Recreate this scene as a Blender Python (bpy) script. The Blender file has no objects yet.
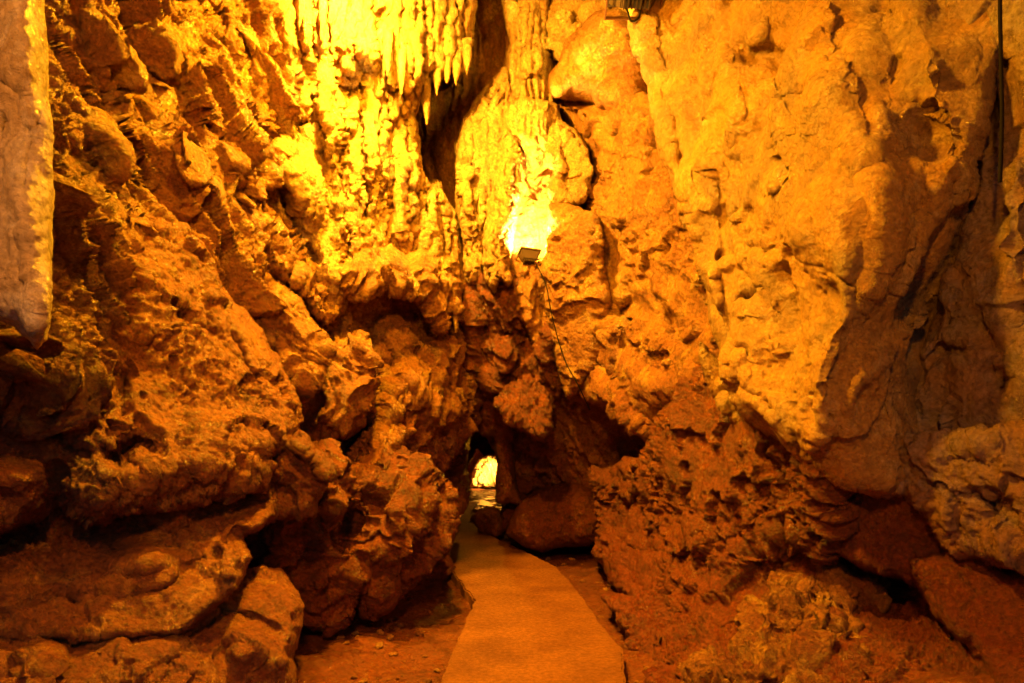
import bpy, math, random
import numpy as np
from mathutils import Vector, Matrix

random.seed(7)
SC = bpy.context.scene
COL = SC.collection

# ------------------------------------------------------------------ camera geometry (photo pixel + distance -> place)
F = 683.0; CX = 512.0; HY = 447.0; CZ = 1.5
def at(px, py, Y):
    return np.array([(px - CX) / F * Y, Y, CZ - (py - HY) / F * Y])

# ------------------------------------------------------------------ noise
_rng = np.random.RandomState(11)
PERM = _rng.permutation(256); PERM = np.concatenate([PERM, PERM, PERM])
GR = _rng.normal(size=(256, 3)); GR /= np.linalg.norm(GR, axis=1)[:, None]
RP = _rng.rand(256, 3)

def _h(i, j, k):
    return PERM[(PERM[(PERM[i & 255] + j) & 255] + k) & 255]

def perlin(p):
    p = np.asarray(p, float)
    i = np.floor(p).astype(np.int64); f = p - i
    u = f * f * f * (f * (f * 6 - 15) + 10)
    out = 0
    for a in (0, 1):
        wx = u[..., 0] if a else 1 - u[..., 0]
        for b in (0, 1):
            wy = u[..., 1] if b else 1 - u[..., 1]
            for c in (0, 1):
                wz = u[..., 2] if c else 1 - u[..., 2]
                g = GR[_h(i[..., 0] + a, i[..., 1] + b, i[..., 2] + c)]
                out = out + wx * wy * wz * (g[..., 0] * (f[..., 0] - a) + g[..., 1] * (f[..., 1] - b) + g[..., 2] * (f[..., 2] - c))
    return out * 1.6

def fbm(p, o=4, g=0.5, l=2.03):
    s = 0; a = 1.0; q = np.array(p, float)
    for k in range(o):
        s = s + a * perlin(q + 17.3 * k); a *= g; q = q * l
    return s

def ridged(p, o=4, g=0.5, l=2.1):
    s = 0; a = 1.0; q = np.array(p, float)
    for k in range(o):
        s = s + a * (1 - 2.2 * np.abs(perlin(q + 9.1 * k))); a *= g; q = q * l
    return s

def worley(p):
    p = np.asarray(p, float)
    i = np.floor(p).astype(np.int64); f = p - i
    d1 = np.full(p.shape[:-1], 9.0); d2 = d1.copy()
    for a in (-1, 0, 1):
        for b in (-1, 0, 1):
            for c in (-1, 0, 1):
                r = RP[_h(i[..., 0] + a, i[..., 1] + b, i[..., 2] + c)]
                d = np.sqrt((r[..., 0] + a - f[..., 0]) ** 2 + (r[..., 1] + b - f[..., 1]) ** 2 + (r[..., 2] + c - f[..., 2]) ** 2)
                d2 = np.minimum(d2, np.maximum(d1, d)); d1 = np.minimum(d1, d)
    return d1, d2

def warp(P, s, a, seed=0.0):
    return P + a * np.stack([perlin(P * s + 31 + seed), perlin(P * s + 57 + seed), perlin(P * s + 83 + seed)], -1)

# ------------------------------------------------------------------ surface characters: metres of relief along the normal
def scarp(P, n, freq, wf=1.3, wa=0.9, sharp=0.86, o=4):
    """slabs that rise slowly and break off along a sharp lip"""
    n = np.array(n, float); n /= np.linalg.norm(n)
    t = (P @ n) * freq + wa * fbm(P * wf, o, 0.55)
    s = t - np.floor(t)
    c = np.clip((s - sharp) / (1 - sharp), 0, 1)
    return s * (1 - c * c * (3 - 2 * c))

def pits(P, s, cut=2.6):
    f1, f2 = worley(warp(P, s * 0.6, 0.4 / s) * s)
    return np.clip(1 - f1 * cut, 0, 1) ** 0.7

def grain(P):
    return 0.010 * ridged(P * 11, 3, 0.6) + 0.004 * fbm(P * 42, 3, 0.6)

def rel_crag(P, dirn=(0.42, 0.3, -0.85), k=1.0):
    """broken limestone: long slanting ribs and plates with sharp lips"""
    d = np.array(dirn, float); d /= np.linalg.norm(d)
    Q = warp(P, 0.9, 0.22)
    al = (Q @ d)[..., None] * d
    A = (Q - al) * 2.5 + al * 0.6
    r = 0.095 * ridged(A, 4, 0.56) - 0.06
    side = np.cross(d, (0.3, -1, 0)); side /= np.linalg.norm(side)
    S1 = (Q - al) * 1.0 + al * 0.45
    r = r + 0.12 * scarp(warp(S1, 2.2, 0.07), side + 0.3 * d, 1.9, 1.5, 0.9, 0.92)
    m = np.clip(0.4 + 2.2 * fbm(P * 1.3 + 8, 2), 0, 1)
    r = r + 0.038 * m * scarp(warp(S1, 5, 0.05), side - 0.6 * d, 5.5, 3.2, 0.9, 0.9)
    B = (Q - al) * 9 + al * 2.4
    r = r + 0.024 * ridged(B + 5, 4, 0.62)
    f1, f2 = worley(warp(P, 6, 0.05) * 11.0)
    r = r + 0.010 * m * np.clip((f2 - f1) * 2.2, 0, 1)
    return k * (r - 0.06) + grain(P)

def rel_knob(P, k=1.0, s=19.0):
    """drip-grown coating: small elongated knobs hanging in tufts"""
    Q = warp(P, 2.6, 0.14)
    f1, f2 = worley(warp(Q, 8, 0.03) * s * np.array([1.0, 1.0, 0.55]))
    r = 0.020 * (1 - f1 * 1.2) * (0.7 + 0.8 * fbm(P * 2 + 4, 2))
    g1, g2 = worley(warp(P, 14, 0.02) * s * 2.2 * np.array([1, 1, 0.6]) + 4)
    r = r + 0.009 * (1 - g1 * 1.2)
    r = r + 0.10 * ridged(Q * np.array([1.3, 1.3, 0.8]), 3, 0.5) - 0.08
    r = r + 0.035 * ridged(Q * np.array([5, 5, 1.8]) + 3, 3, 0.6)
    r = r + 0.05 * scarp(Q, (0.2, 0, -1), 1.5, 2.0, 1.2) 
    return k * (r - 0.02) + 0.5 * grain(P)

def rel_flute(P, k=1.0, s=7.0):
    """flowstone: hanging flutes that run downwards, frayed into fringes"""
    Q0 = warp(warp(P, 1.3, 0.10), 5, 0.014)
    Q = Q0 * np.array([1, 1, 0.13])
    r = 0.062 * ridged(Q * s, 2, 0.5) + 0.030 * ridged(Q * s * 2.6 + 7, 3, 0.62)
    f1, f2 = worley(warp(P, 7, 0.035) * np.array([17, 17, 8.0]))
    r = r + 0.007 * (1 - f1) * np.clip(0.3 + 1.5 * fbm(P * 2.5, 2), 0, 1.2)
    r = r + 0.018 * scarp(warp(P, 3, 0.12), (0.15, 0, -1), 1.1, 2.6, 1.3, 0.9)
    r = r + 0.07 * fbm(P * 1.3, 3)
    return k * (r - 0.04) + 0.7 * grain(P)

def rel_smooth(P, k=1.0):
    """water-polished wall: broad swells, few pits, fine wrinkles"""
    Q = warp(P, 0.8, 0.25)
    r = 0.16 * fbm(Q * np.array([1.6, 1.6, 0.8]), 3, 0.45)
    r = r + 0.045 * scarp(warp(P, 1.5, 0.12), (0.9, 0.1, -0.45), 1.2, 0.9, 0.8, 0.93, 3)
    W = warp(P, 3, 0.10)
    r = r + 0.009 * ridged(W * np.array([7, 7, 5.0]) + 3, 4, 0.6) * (0.6 + 1.2 * fbm(P * 1.7 + 5, 2))
    m = np.clip(0.2 + 2.4 * fbm(P * 1.3 + 21, 2), 0, 1)
    r = r - 0.060 * pits(P, 4.2, 3.2) * m - 0.022 * pits(P * np.array([1, 1, 1.7]) + 9, 9.0, 3.6) * m
    return k * r + 0.0035 * fbm(P * 30, 4, 0.65)

def rel_mud(P, k=1.0, dirn=(0.55, -0.4, -0.75)):
    """pitted clayey rock, ribbed along the dip, with ragged breaks"""
    d = np.array(dirn, float); d /= np.linalg.norm(d)
    Q = warp(P, 1.2, 0.2); al = (Q @ d)[..., None] * d
    A = (Q - al) * 2.0 + al * 0.5
    r = 0.08 * ridged(A, 4, 0.52) - 0.05
    side = np.cross(d, (0.1, -1, 0)); side /= np.linalg.norm(side)
    r = r + 0.07 * scarp(warp(P, 2.5, 0.08), side + 0.3 * d, 1.5, 1.4, 1.0, 0.92)
    m = np.clip(0.35 + 2.5 * fbm(P * 1.1 + 3, 2), 0, 1)
    r = r + m * 0.018 * scarp(warp(P, 5, 0.05), side - 0.4 * d, 5.0, 3.2, 1.1, 0.88)
    B = (Q - al) * 9 + al * 2.6
    r = r + (0.4 + m) * 0.016 * ridged(B, 4, 0.64)
    r = r - 0.030 * pits(P, 6.5, 3.2) * m - 0.012 * pits(P + 7, 15, 3.0)
    return k * (r - 0.03) + 1.2 * grain(P)

def rel_slab(P, k=1.0):
    """large worn slab: flat faces, a few stepped breaks, fine gritty skin"""
    r = 0.08 * fbm(warp(P, 0.9, 0.2) * 1.0, 3, 0.42)
    r = r + 0.08 * scarp(warp(P, 2.0, 0.10), (0.6, 0.1, -0.7), 1.0, 1.2, 1.1, 0.94)
    m = np.clip(0.2 + 3.0 * fbm(P * 1.0 + 13, 2), 0, 1)
    r = r + m * (0.045 * scarp(warp(P, 4, 0.06), (0.8, 0.1, 0.45), 3.4, 2.4, 1.3, 0.9) + 0.020 * ridged(warp(P, 3, 0.06) * 5, 4, 0.62))
    r = r - 0.022 * pits(P, 8, 3.3) * m
    return k * (r - 0.02) + 1.2 * grain(P) * (0.7 + 0.6 * m)

def rel_boulder(P, k=1.0):
    Q = warp(P, 1.5, 0.15)
    r = 0.07 * fbm(Q * 1.9, 3) + 0.018 * ridged(Q * 5, 4, 0.6) + 0.04 * scarp(Q, (0.5, 0, -0.9), 1.6, 1.6, 1.0, 0.9)
    return k * (r - 0.02) - 0.012 * pits(P, 13, 3.0) + 0.9 * grain(P)

def rel_rubble(P, k=1.0):
    Q = warp(P, 2, 0.1)
    r = 0.09 * ridged(Q * 1.8, 4, 0.55) - 0.05 + 0.07 * scarp(Q, (0.5, 0.3, -0.9), 2.2, 2.2, 1.1, 0.85)
    for s, a in ((7.5, 0.030), (17.0, 0.022), (34.0, 0.012)):
        f1, f2 = worley(warp(P, s * 0.5, 0.5 / s) * s + s)
        r = r + a * np.clip((f2 - f1) * 2.2, 0, 1) * np.clip(0.6 + 1.8 * fbm(P * 2.2 + s, 2), 0, 1.3)
    return k * (r - 0.03) + 1.4 * grain(P)

REL = dict(crag=rel_crag, knob=rel_knob, flute=rel_flute, smooth=rel_smooth, mud=rel_mud, slab=rel_slab, boulder=rel_boulder, rubble=rel_rubble)

# ------------------------------------------------------------------ materials
def new_mat(name):
    m = bpy.data.materials.new(name); m.use_nodes = True
    return m, m.node_tree, m.node_tree.nodes, m.node_tree.links

def rock_mat(name, c1, c2, c3, wet=0.3, bump=1.0, streak=0.0, mud=None, mudz=(0.4, 1.6), scale=1.0, rough=0.62, fine=1.0, stain=0.8):
    m, nt, N, L = new_mat(name)
    b = N['Principled BSDF']
    geo = N.new('ShaderNodeNewGeometry')
    mp = N.new('ShaderNodeMapping'); L.new(geo.outputs['Position'], mp.inputs['Vector'])
    mp.inputs['Scale'].default_value = (scale, scale, scale * (1 - 0.85 * streak))
    def noise(s, d=6, r=0.6, v=None, dist=0.0):
        n = N.new('ShaderNodeTexNoise'); n.inputs['Scale'].default_value = s; n.inputs['Detail'].default_value = d
        n.inputs['Roughness'].default_value = r; n.inputs['Distortion'].default_value = dist
        L.new(v or mp.outputs['Vector'], n.inputs['Vector']); return n
    def ramp(src, a, bb, ca=(0, 0, 0, 1), cb=(1, 1, 1, 1)):
        r = N.new('ShaderNodeValToRGB'); L.new(src, r.inputs['Fac'])
        r.color_ramp.elements[0].position = a; r.color_ramp.elements[1].position = bb
        r.color_ramp.elements[0].color = ca; r.color_ramp.elements[1].color = cb; return r
    def mix(f, a, bb, mode='MIX'):
        x = N.new('ShaderNodeMix'); x.data_type = 'RGBA'; x.blend_type = mode
        if hasattr(f, 'links'): L.new(f, x.inputs[0])
        else: x.inputs[0].default_value = f
        for s, q in ((a, x.inputs[6]), (bb, x.inputs[7])):
            if hasattr(s, 'links'): L.new(s, q)
            else: q.default_value = (*s, 1)
        return x.outputs[2]
    n1 = noise(1.3, 5, 0.6, dist=0.6); n2 = noise(5.0, 8, 0.65, dist=0.4); n3 = noise(38, 6, 0.7, v=geo.outputs['Position'])
    col = mix(ramp(n1.outputs['Fac'], 0.40, 0.60).outputs['Color'], c1, c2)
    col = mix(ramp(n2.outputs['Fac'], 0.50, 0.66).outputs['Color'], col, c3)
    # grain and dark mineral specks
    g = ramp(n3.outputs['Fac'], 0.34, 0.66, (0.50, 0.44, 0.36, 1), (1.30, 1.30, 1.3, 1))
    col = mix(fine, col, g.outputs['Color'], 'MULTIPLY')
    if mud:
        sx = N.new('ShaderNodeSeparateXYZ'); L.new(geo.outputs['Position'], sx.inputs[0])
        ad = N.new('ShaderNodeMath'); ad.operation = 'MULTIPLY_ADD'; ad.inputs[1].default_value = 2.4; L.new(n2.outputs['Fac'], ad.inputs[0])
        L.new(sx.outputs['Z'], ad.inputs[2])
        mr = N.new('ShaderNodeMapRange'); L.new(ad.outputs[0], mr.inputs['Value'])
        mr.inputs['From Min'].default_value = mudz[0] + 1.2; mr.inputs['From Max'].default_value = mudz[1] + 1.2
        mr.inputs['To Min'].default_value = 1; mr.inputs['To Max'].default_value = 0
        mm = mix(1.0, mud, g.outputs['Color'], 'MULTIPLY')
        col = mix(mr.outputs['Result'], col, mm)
    n4 = noise(2.6, 9, 0.68, v=geo.outputs['Position'], dist=1.2)
    st = ramp(n4.outputs['Fac'], 0.56, 0.64, (1, 1, 1, 1), (0.42, 0.33, 0.26, 1))
    col = mix(stain, col, st.outputs['Color'], 'MULTIPLY')
    L.new(col, b.inputs['Base Color'])
    wr = N.new('ShaderNodeMapRange'); L.new(n2.outputs['Fac'], wr.inputs['Value'])
    wr.inputs['From Min'].default_value = 0.40; wr.inputs['From Max'].default_value = 0.62
    wr.inputs['To Min'].default_value = rough; wr.inputs['To Max'].default_value = max(0.12, rough - wet - 0.06)
    L.new(wr.outputs['Result'], b.inputs['Roughness'])
    b.inputs['Specular IOR Level'].default_value = 0.62
    nb = noise(22, 9, 0.74, v=geo.outputs['Position'], dist=0.3)
    vo = N.new('ShaderNodeTexVoronoi'); vo.inputs['Scale'].default_value = 34; L.new(geo.outputs['Position'], vo.inputs['Vector'])
    nf = noise(110, 4, 0.6, v=geo.outputs['Position'])
    def bmp(h, dist, st, prev=None):
        x = N.new('ShaderNodeBump'); x.inputs['Distance'].default_value = dist; x.inputs['Strength'].default_value = st
        L.new(h, x.inputs['Height'])
        if prev: L.new(prev, x.inputs['Normal'])
        return x.outputs['Normal']
    ds = N.new('ShaderNodeMix'); ds.data_type = 'RGBA'; ds.blend_type = 'LINEAR_LIGHT'; ds.inputs[0].default_value = 0.12
    L.new(geo.outputs['Position'], ds.inputs[6]); L.new(n2.outputs['Color'], ds.inputs[7])
    ve = N.new('ShaderNodeTexVoronoi'); ve.feature = 'DISTANCE_TO_EDGE'; ve.inputs['Scale'].default_value = 6.5; L.new(ds.outputs[2], ve.inputs['Vector'])
    fr = ramp(ve.outputs['Distance'], 0.0, 0.05)
    o0 = bmp(fr.outputs['Color'], 0.02 * bump, 0.55)
    o = bmp(nb.outputs['Fac'], 0.085 * bump, 1.0, o0)
    o = bmp(vo.outputs['Distance'], 0.016 * bump, 0.5, o)
    o = bmp(nf.outputs['Fac'], 0.008 * bump, 0.6, o)
    L.new(o, b.inputs['Normal'])
    return m

MAT = {}
CLAY = (0.22, 0.042, 0.007)
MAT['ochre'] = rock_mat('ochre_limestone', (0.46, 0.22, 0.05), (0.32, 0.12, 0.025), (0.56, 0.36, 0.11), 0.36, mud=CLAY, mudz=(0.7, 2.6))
MAT['calcite'] = rock_mat('yellow_calcite', (0.58, 0.38, 0.12), (0.44, 0.23, 0.06), (0.68, 0.52, 0.22), 0.38, streak=0.75)
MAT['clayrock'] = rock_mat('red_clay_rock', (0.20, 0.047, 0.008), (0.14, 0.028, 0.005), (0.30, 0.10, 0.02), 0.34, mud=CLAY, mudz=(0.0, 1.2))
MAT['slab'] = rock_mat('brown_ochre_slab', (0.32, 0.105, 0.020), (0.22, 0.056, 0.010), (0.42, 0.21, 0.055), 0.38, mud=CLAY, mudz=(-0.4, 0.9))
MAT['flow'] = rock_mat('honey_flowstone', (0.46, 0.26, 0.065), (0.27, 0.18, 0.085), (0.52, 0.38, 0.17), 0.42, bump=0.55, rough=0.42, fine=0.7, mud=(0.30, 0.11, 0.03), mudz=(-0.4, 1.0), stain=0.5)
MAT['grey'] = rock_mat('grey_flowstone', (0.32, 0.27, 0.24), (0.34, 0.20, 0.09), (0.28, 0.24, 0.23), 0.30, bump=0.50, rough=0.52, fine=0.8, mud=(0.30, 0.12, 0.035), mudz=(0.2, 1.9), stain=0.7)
MAT['cream'] = rock_mat('cream_stalactite', (0.72, 0.62, 0.44), (0.60, 0.46, 0.26), (0.80, 0.74, 0.60), 0.40, bump=0.40, rough=0.50, fine=0.7, stain=0.3)
MAT['bank'] = rock_mat('crumbly_clay_bank', (0.42, 0.18, 0.035), (0.24, 0.065, 0.014), (0.52, 0.29, 0.07), 0.25, bump=1.3, fine=1.0)
MAT['floor'] = rock_mat('wet_clay_floor', (0.23, 0.058, 0.013), (0.17, 0.040, 0.010), (0.28, 0.09, 0.02), 0.35, bump=0.8, rough=0.6)
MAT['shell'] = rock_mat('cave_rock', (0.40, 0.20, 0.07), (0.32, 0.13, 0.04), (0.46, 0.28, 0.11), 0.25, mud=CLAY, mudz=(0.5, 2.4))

def plain(name, col, rough=0.5, metal=0.0, emit=None, es=0.0):
    m, nt, N, L = new_mat(name); b = N['Principled BSDF']
    b.inputs['Base Color'].default_value = (*col, 1); b.inputs['Roughness'].default_value = rough; b.inputs['Metallic'].default_value = metal
    n = N.new('ShaderNodeTexNoise'); n.inputs['Scale'].default_value = 60; n.inputs['Detail'].default_value = 4
    mr = N.new('ShaderNodeMapRange'); L.new(n.outputs['Fac'], mr.inputs['Value']); mr.inputs['To Min'].default_value = max(0.05, rough - 0.15); mr.inputs['To Max'].default_value = min(1, rough + 0.2)
    L.new(mr.outputs['Result'], b.inputs['Roughness'])
    if emit:
        b.inputs['Emission Color'].default_value = (*emit, 1); b.inputs['Emission Strength'].default_value = es
    return m
MAT['housing'] = plain('dark_painted_metal', (0.055, 0.035, 0.022), 0.5, 0.3)
MAT['bracket'] = plain('rusty_steel', (0.16, 0.07, 0.03), 0.6, 0.5)
MAT['rubber'] = plain('black_cable_rubber', (0.006, 0.005, 0.005), 0.8)
MAT['rubber'].node_tree.nodes['Principled BSDF'].inputs['Specular IOR Level'].default_value = 0.08
MAT['reflector'] = plain('lamp_reflector', (0.8, 0.7, 0.5), 0.2, 0.9)

# ------------------------------------------------------------------ object plumbing
def tag(o, label=None, cat=None, group=None, kind=None):
    if label: o['label'] = label
    if cat: o['category'] = cat
    if group: o['group'] = group
    if kind: o['kind'] = kind
    return o

def mesh_obj(name, V, Fc, mat, parent=None, origin=None, smooth=True):
    V = np.asarray(V, float)
    if origin is None and parent is None:
        origin = np.array([(V[:, 0].min() + V[:, 0].max()) / 2, (V[:, 1].min() + V[:, 1].max()) / 2, V[:, 2].min()])
    if parent is not None:
        origin = np.array(parent.matrix_world.translation) if origin is None else origin
    me = bpy.data.meshes.new(name)
    Fc = np.asarray(Fc)
    W = V - origin
    me.vertices.add(len(W)); me.vertices.foreach_set('co', W.astype(np.float32).ravel())
    n = Fc.shape[1]
    me.loops.add(Fc.size); me.loops.foreach_set('vertex_index', Fc.astype(np.int32).ravel())
    me.polygons.add(len(Fc))
    me.polygons.foreach_set('loop_start', np.arange(0, Fc.size, n, dtype=np.int32))
    me.polygons.foreach_set('loop_total', np.full(len(Fc), n, np.int32))
    me.update(calc_edges=True); me.validate()
    me.polygons.foreach_set('use_smooth', np.full(len(me.polygons), smooth))
    me.materials.append(mat)
    o = bpy.data.objects.new(name, me); COL.objects.link(o)
    o.location = origin
    if parent is not None:
        o.parent = parent; o.location = Vector(origin) - parent.location
    return o

# ------------------------------------------------------------------ rock bodies
def seg_sd(U, V, poly):
    P = np.array(poly, float); Q = np.roll(P, -1, 0)
    d = np.full(U.shape, 1e9); inside = np.zeros(U.shape, bool)
    for (ax, ay), (bx, by) in zip(P, Q):
        ex, ey = bx - ax, by - ay
        t = np.clip(((U - ax) * ex + (V - ay) * ey) / (ex * ex + ey * ey + 1e-9), 0, 1)
        d = np.minimum(d, np.hypot(U - ax - t * ex, V - ay - t * ey))
        c = ((ay > V) != (by > V)) & (U < ex * (V - ay) / (by - ay + (1e-12 if by == ay else 0)) + ax)
        inside ^= c
    return np.where(inside, d, -d)

def line_d(U, V, pts):
    d = np.full(U.shape, 1e9)
    for (ax, ay), (bx, by) in zip(pts[:-1], pts[1:]):
        ex, ey = bx - ax, by - ay
        t = np.clip(((U - ax) * ex + (V - ay) * ey) / (ex * ex + ey * ey + 1e-9), 0, 1)
        d = np.minimum(d, np.hypot(U - ax - t * ex, V - ay - t * ey))
    return d

def rbf(ctrl, U, V):
    c = np.array(ctrl, float); n = len(c)
    if n == 1: return np.full(U.shape, c[0, 2])
    X = c[:, :2] / 300.0; z = c[:, 2]
    D = np.linalg.norm(X[:, None] - X[None], axis=-1)
    if n < 4:
        A = np.zeros((n + 1, n + 1)); A[:n, :n] = D; A[:n, n] = A[n, :n] = 1
        w = np.linalg.solve(A + 1e-9 * np.eye(n + 1), np.append(z, 0))
        r = w[n]
    else:
        A = np.zeros((n + 3, n + 3)); A[:n, :n] = D; A[:n, n] = A[n, :n] = 1; A[:n, n + 1:] = X; A[n + 1:, :n] = X.T
        w = np.linalg.solve(A + 1e-9 * np.eye(n + 3), np.append(z, [0, 0, 0]))
        r = w[n] + w[n + 1] * U / 300 + w[n + 2] * V / 300
    for k in range(n):
        r = r + w[k] * np.sqrt(((U / 300 - X[k, 0]) ** 2 + (V / 300 - X[k, 1]) ** 2) + 0.004)
    return r

SEED = [0]
def rock(name, poly, depth, style, mat, r=25, back=0.5, thick=0.7, k=1.0, step=2.0, rough_edge=1.0, bumps=(), cracks=(), smax=1.0, kw=None, parent=None, edge=None):
    """A solid rock mass: outline + distance read off the photo, rounded over its rim, given relief along its normals
    and real thickness behind.  bumps: (x, y, rx, ry, angle_deg, metres towards the viewer); cracks: (points, half_width, metres)"""
    SEED[0] += 1; sd0 = SEED[0] * 3.7
    P = np.array(poly, float)
    x0, y0 = P.min(0) - 2 * step - 8; x1, y1 = P.max(0) + 2 * step + 8
    us = np.arange(x0, x1, step); vs = np.arange(y0, y1, step)
    U, V = np.meshgrid(us, vs)
    def sdf(U, V):
        w3 = np.stack([U / 42.0, V / 42.0, np.full(U.shape, sd0)], -1)
        a = 5.0 * rough_edge
        Uw = U + a * perlin(w3) + 0.45 * a * perlin(w3 * 3.3) + 0.22 * a * perlin(w3 * 8)
        Vw = V + a * perlin(w3 + 40) + 0.45 * a * perlin(w3 * 3.3 + 40) + 0.22 * a * perlin(w3 * 8 + 40)
        return seg_sd(Uw, Vw, P)
    S = sdf(U, V)
    for it in range(2):
        out = (S < 0.35 * step) & (S > -2.5 * step)
        gy, gx = np.gradient(sdf(U, V) if it else S, step)
        gl = np.hypot(gx, gy) + 0.2
        U = np.where(out & (S < 0), U - S * gx / gl, U); V = np.where(out & (S < 0), V - S * gy / gl, V)
        break
    keepv = S > 0
    quad = keepv[:-1, :-1] | keepv[1:, :-1] | keepv[:-1, 1:] | keepv[1:, 1:]
    Sc = np.clip(S, 0, None)
    D = rbf(depth, U, V)
    t = np.clip(Sc / r, 0, 1)
    D = D + back * (1 - np.sqrt(np.clip(1 - (1 - t) ** 2, 0, 1)))
    for (bx, by, rx, ry, an, h) in bumps:
        a = math.radians(an); dx = U - bx; dy = V - by
        qx = (dx * math.cos(a) + dy * math.sin(a)) / rx; qy = (-dx * math.sin(a) + dy * math.cos(a)) / ry
        n_ = 0.32 * perlin(np.stack([dx / (8 + 0.55 * rx), dy / (8 + 0.55 * ry), np.full(U.shape, sd0 + bx)], -1)) * min(1.0, 30.0 / max(rx, ry) + 0.25)
        q = np.sqrt(qx * qx + qy * qy) + n_
        D = D - h * (1 - np.clip(q, 0, 1) ** 2) ** 2 * (q < 1)
    for (pts, hw, h) in cracks:
        wv = np.stack([U / 25, V / 25, np.full(U.shape, sd0 + 5)], -1)
        d = line_d(U + 5 * perlin(wv) + 2 * perlin(wv * 3), V + 5 * perlin(wv + 9) + 2 * perlin(wv * 3 + 9), pts)
        D = D + h * np.exp(-(d / hw) ** 2)
    W = np.stack([(U - CX) / F * D, D, CZ - (V - HY) / F * D], -1)
    dv, du = np.gradient(W, axis=(0, 1))
    # keep derivatives sane at the rim
    Nn = np.cross(du, dv); ln = np.linalg.norm(Nn, axis=-1, keepdims=True) + 1e-12; Nn = Nn / ln
    view = -W + np.array([0, 0, CZ])
    Nn = np.where(((Nn * view).sum(-1) < 0)[..., None], -Nn, Nn)
    h = REL[style](W + sd0 * 0.61, k=k, **(kw or {}))
    fade = np.clip(Sc / 6.0, 0.25, 1)
    W = W + Nn * (h * fade)[..., None]
    # compact
    H, Wd = S.shape
    used = np.zeros(S.shape, bool)
    used[:-1, :-1] |= quad; used[1:, :-1] |= quad; used[:-1, 1:] |= quad; used[1:, 1:] |= quad
    idx = -np.ones(S.shape, int); idx[used] = np.arange(used.sum())
    VV = W[used]
    a = idx[:-1, :-1][quad]; b = idx[:-1, 1:][quad]; c = idx[1:, 1:][quad]; d = idx[1:, :-1][quad]
    Fq = np.stack([a, d, c, b], 1)
    # skirt: boundary edges go back into the rock
    E = {}
    for q0, q1 in ((0, 1), (1, 2), (2, 3), (3, 0)):
        for e0, e1 in zip(Fq[:, q0].tolist(), Fq[:, q1].tolist()):
            kk = (e0, e1) if e0 < e1 else (e1, e0)
            if kk in E: E[kk] = None
            else: E[kk] = (e0, e1)
    bd = np.array([e for e in E.values() if e is not None])
    bv = np.unique(bd); rem = {v: i for i, v in enumerate(bv.tolist())}
    base = VV[bv]; cen = VV.mean(0)
    rows = [bv]; nv = len(VV); allV = [VV]
    rr = 3
    for j in range(1, rr + 1):
        q = j / rr * thick
        dirv = base - np.array([0, 0, CZ]); dirv /= np.linalg.norm(dirv, axis=1)[:, None]
        nb = base + dirv * q + (cen - base) * (0.10 * j / rr) * np.array([1, 0, 1])
        nb = nb + 0.03 * np.stack([perlin(nb * 4), perlin(nb * 4 + 9), perlin(nb * 4 + 20)], -1)
        allV.append(nb); rows.append(np.arange(nv, nv + len(nb))); nv += len(nb)
    l0 = np.array([rem[v] for v in bd[:, 0].tolist()]); l1 = np.array([rem[v] for v in bd[:, 1].tolist()])
    Fs = [Fq]
    for j in range(rr):
        Fs.append(np.stack([rows[j][l1], rows[j][l0], rows[j + 1][l0], rows[j + 1][l1]], 1))
    return mesh_obj(name, np.concatenate(allV), np.concatenate(Fs), MAT[mat] if isinstance(mat, str) else mat, parent)

def wall(*a, **k):
    return tag(rock('cave_wall', *a, **k), kind='structure')

def thing(name, label, cat, *a, group=None, **k):
    return tag(rock(name, *a, **k), label, cat, group)
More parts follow.
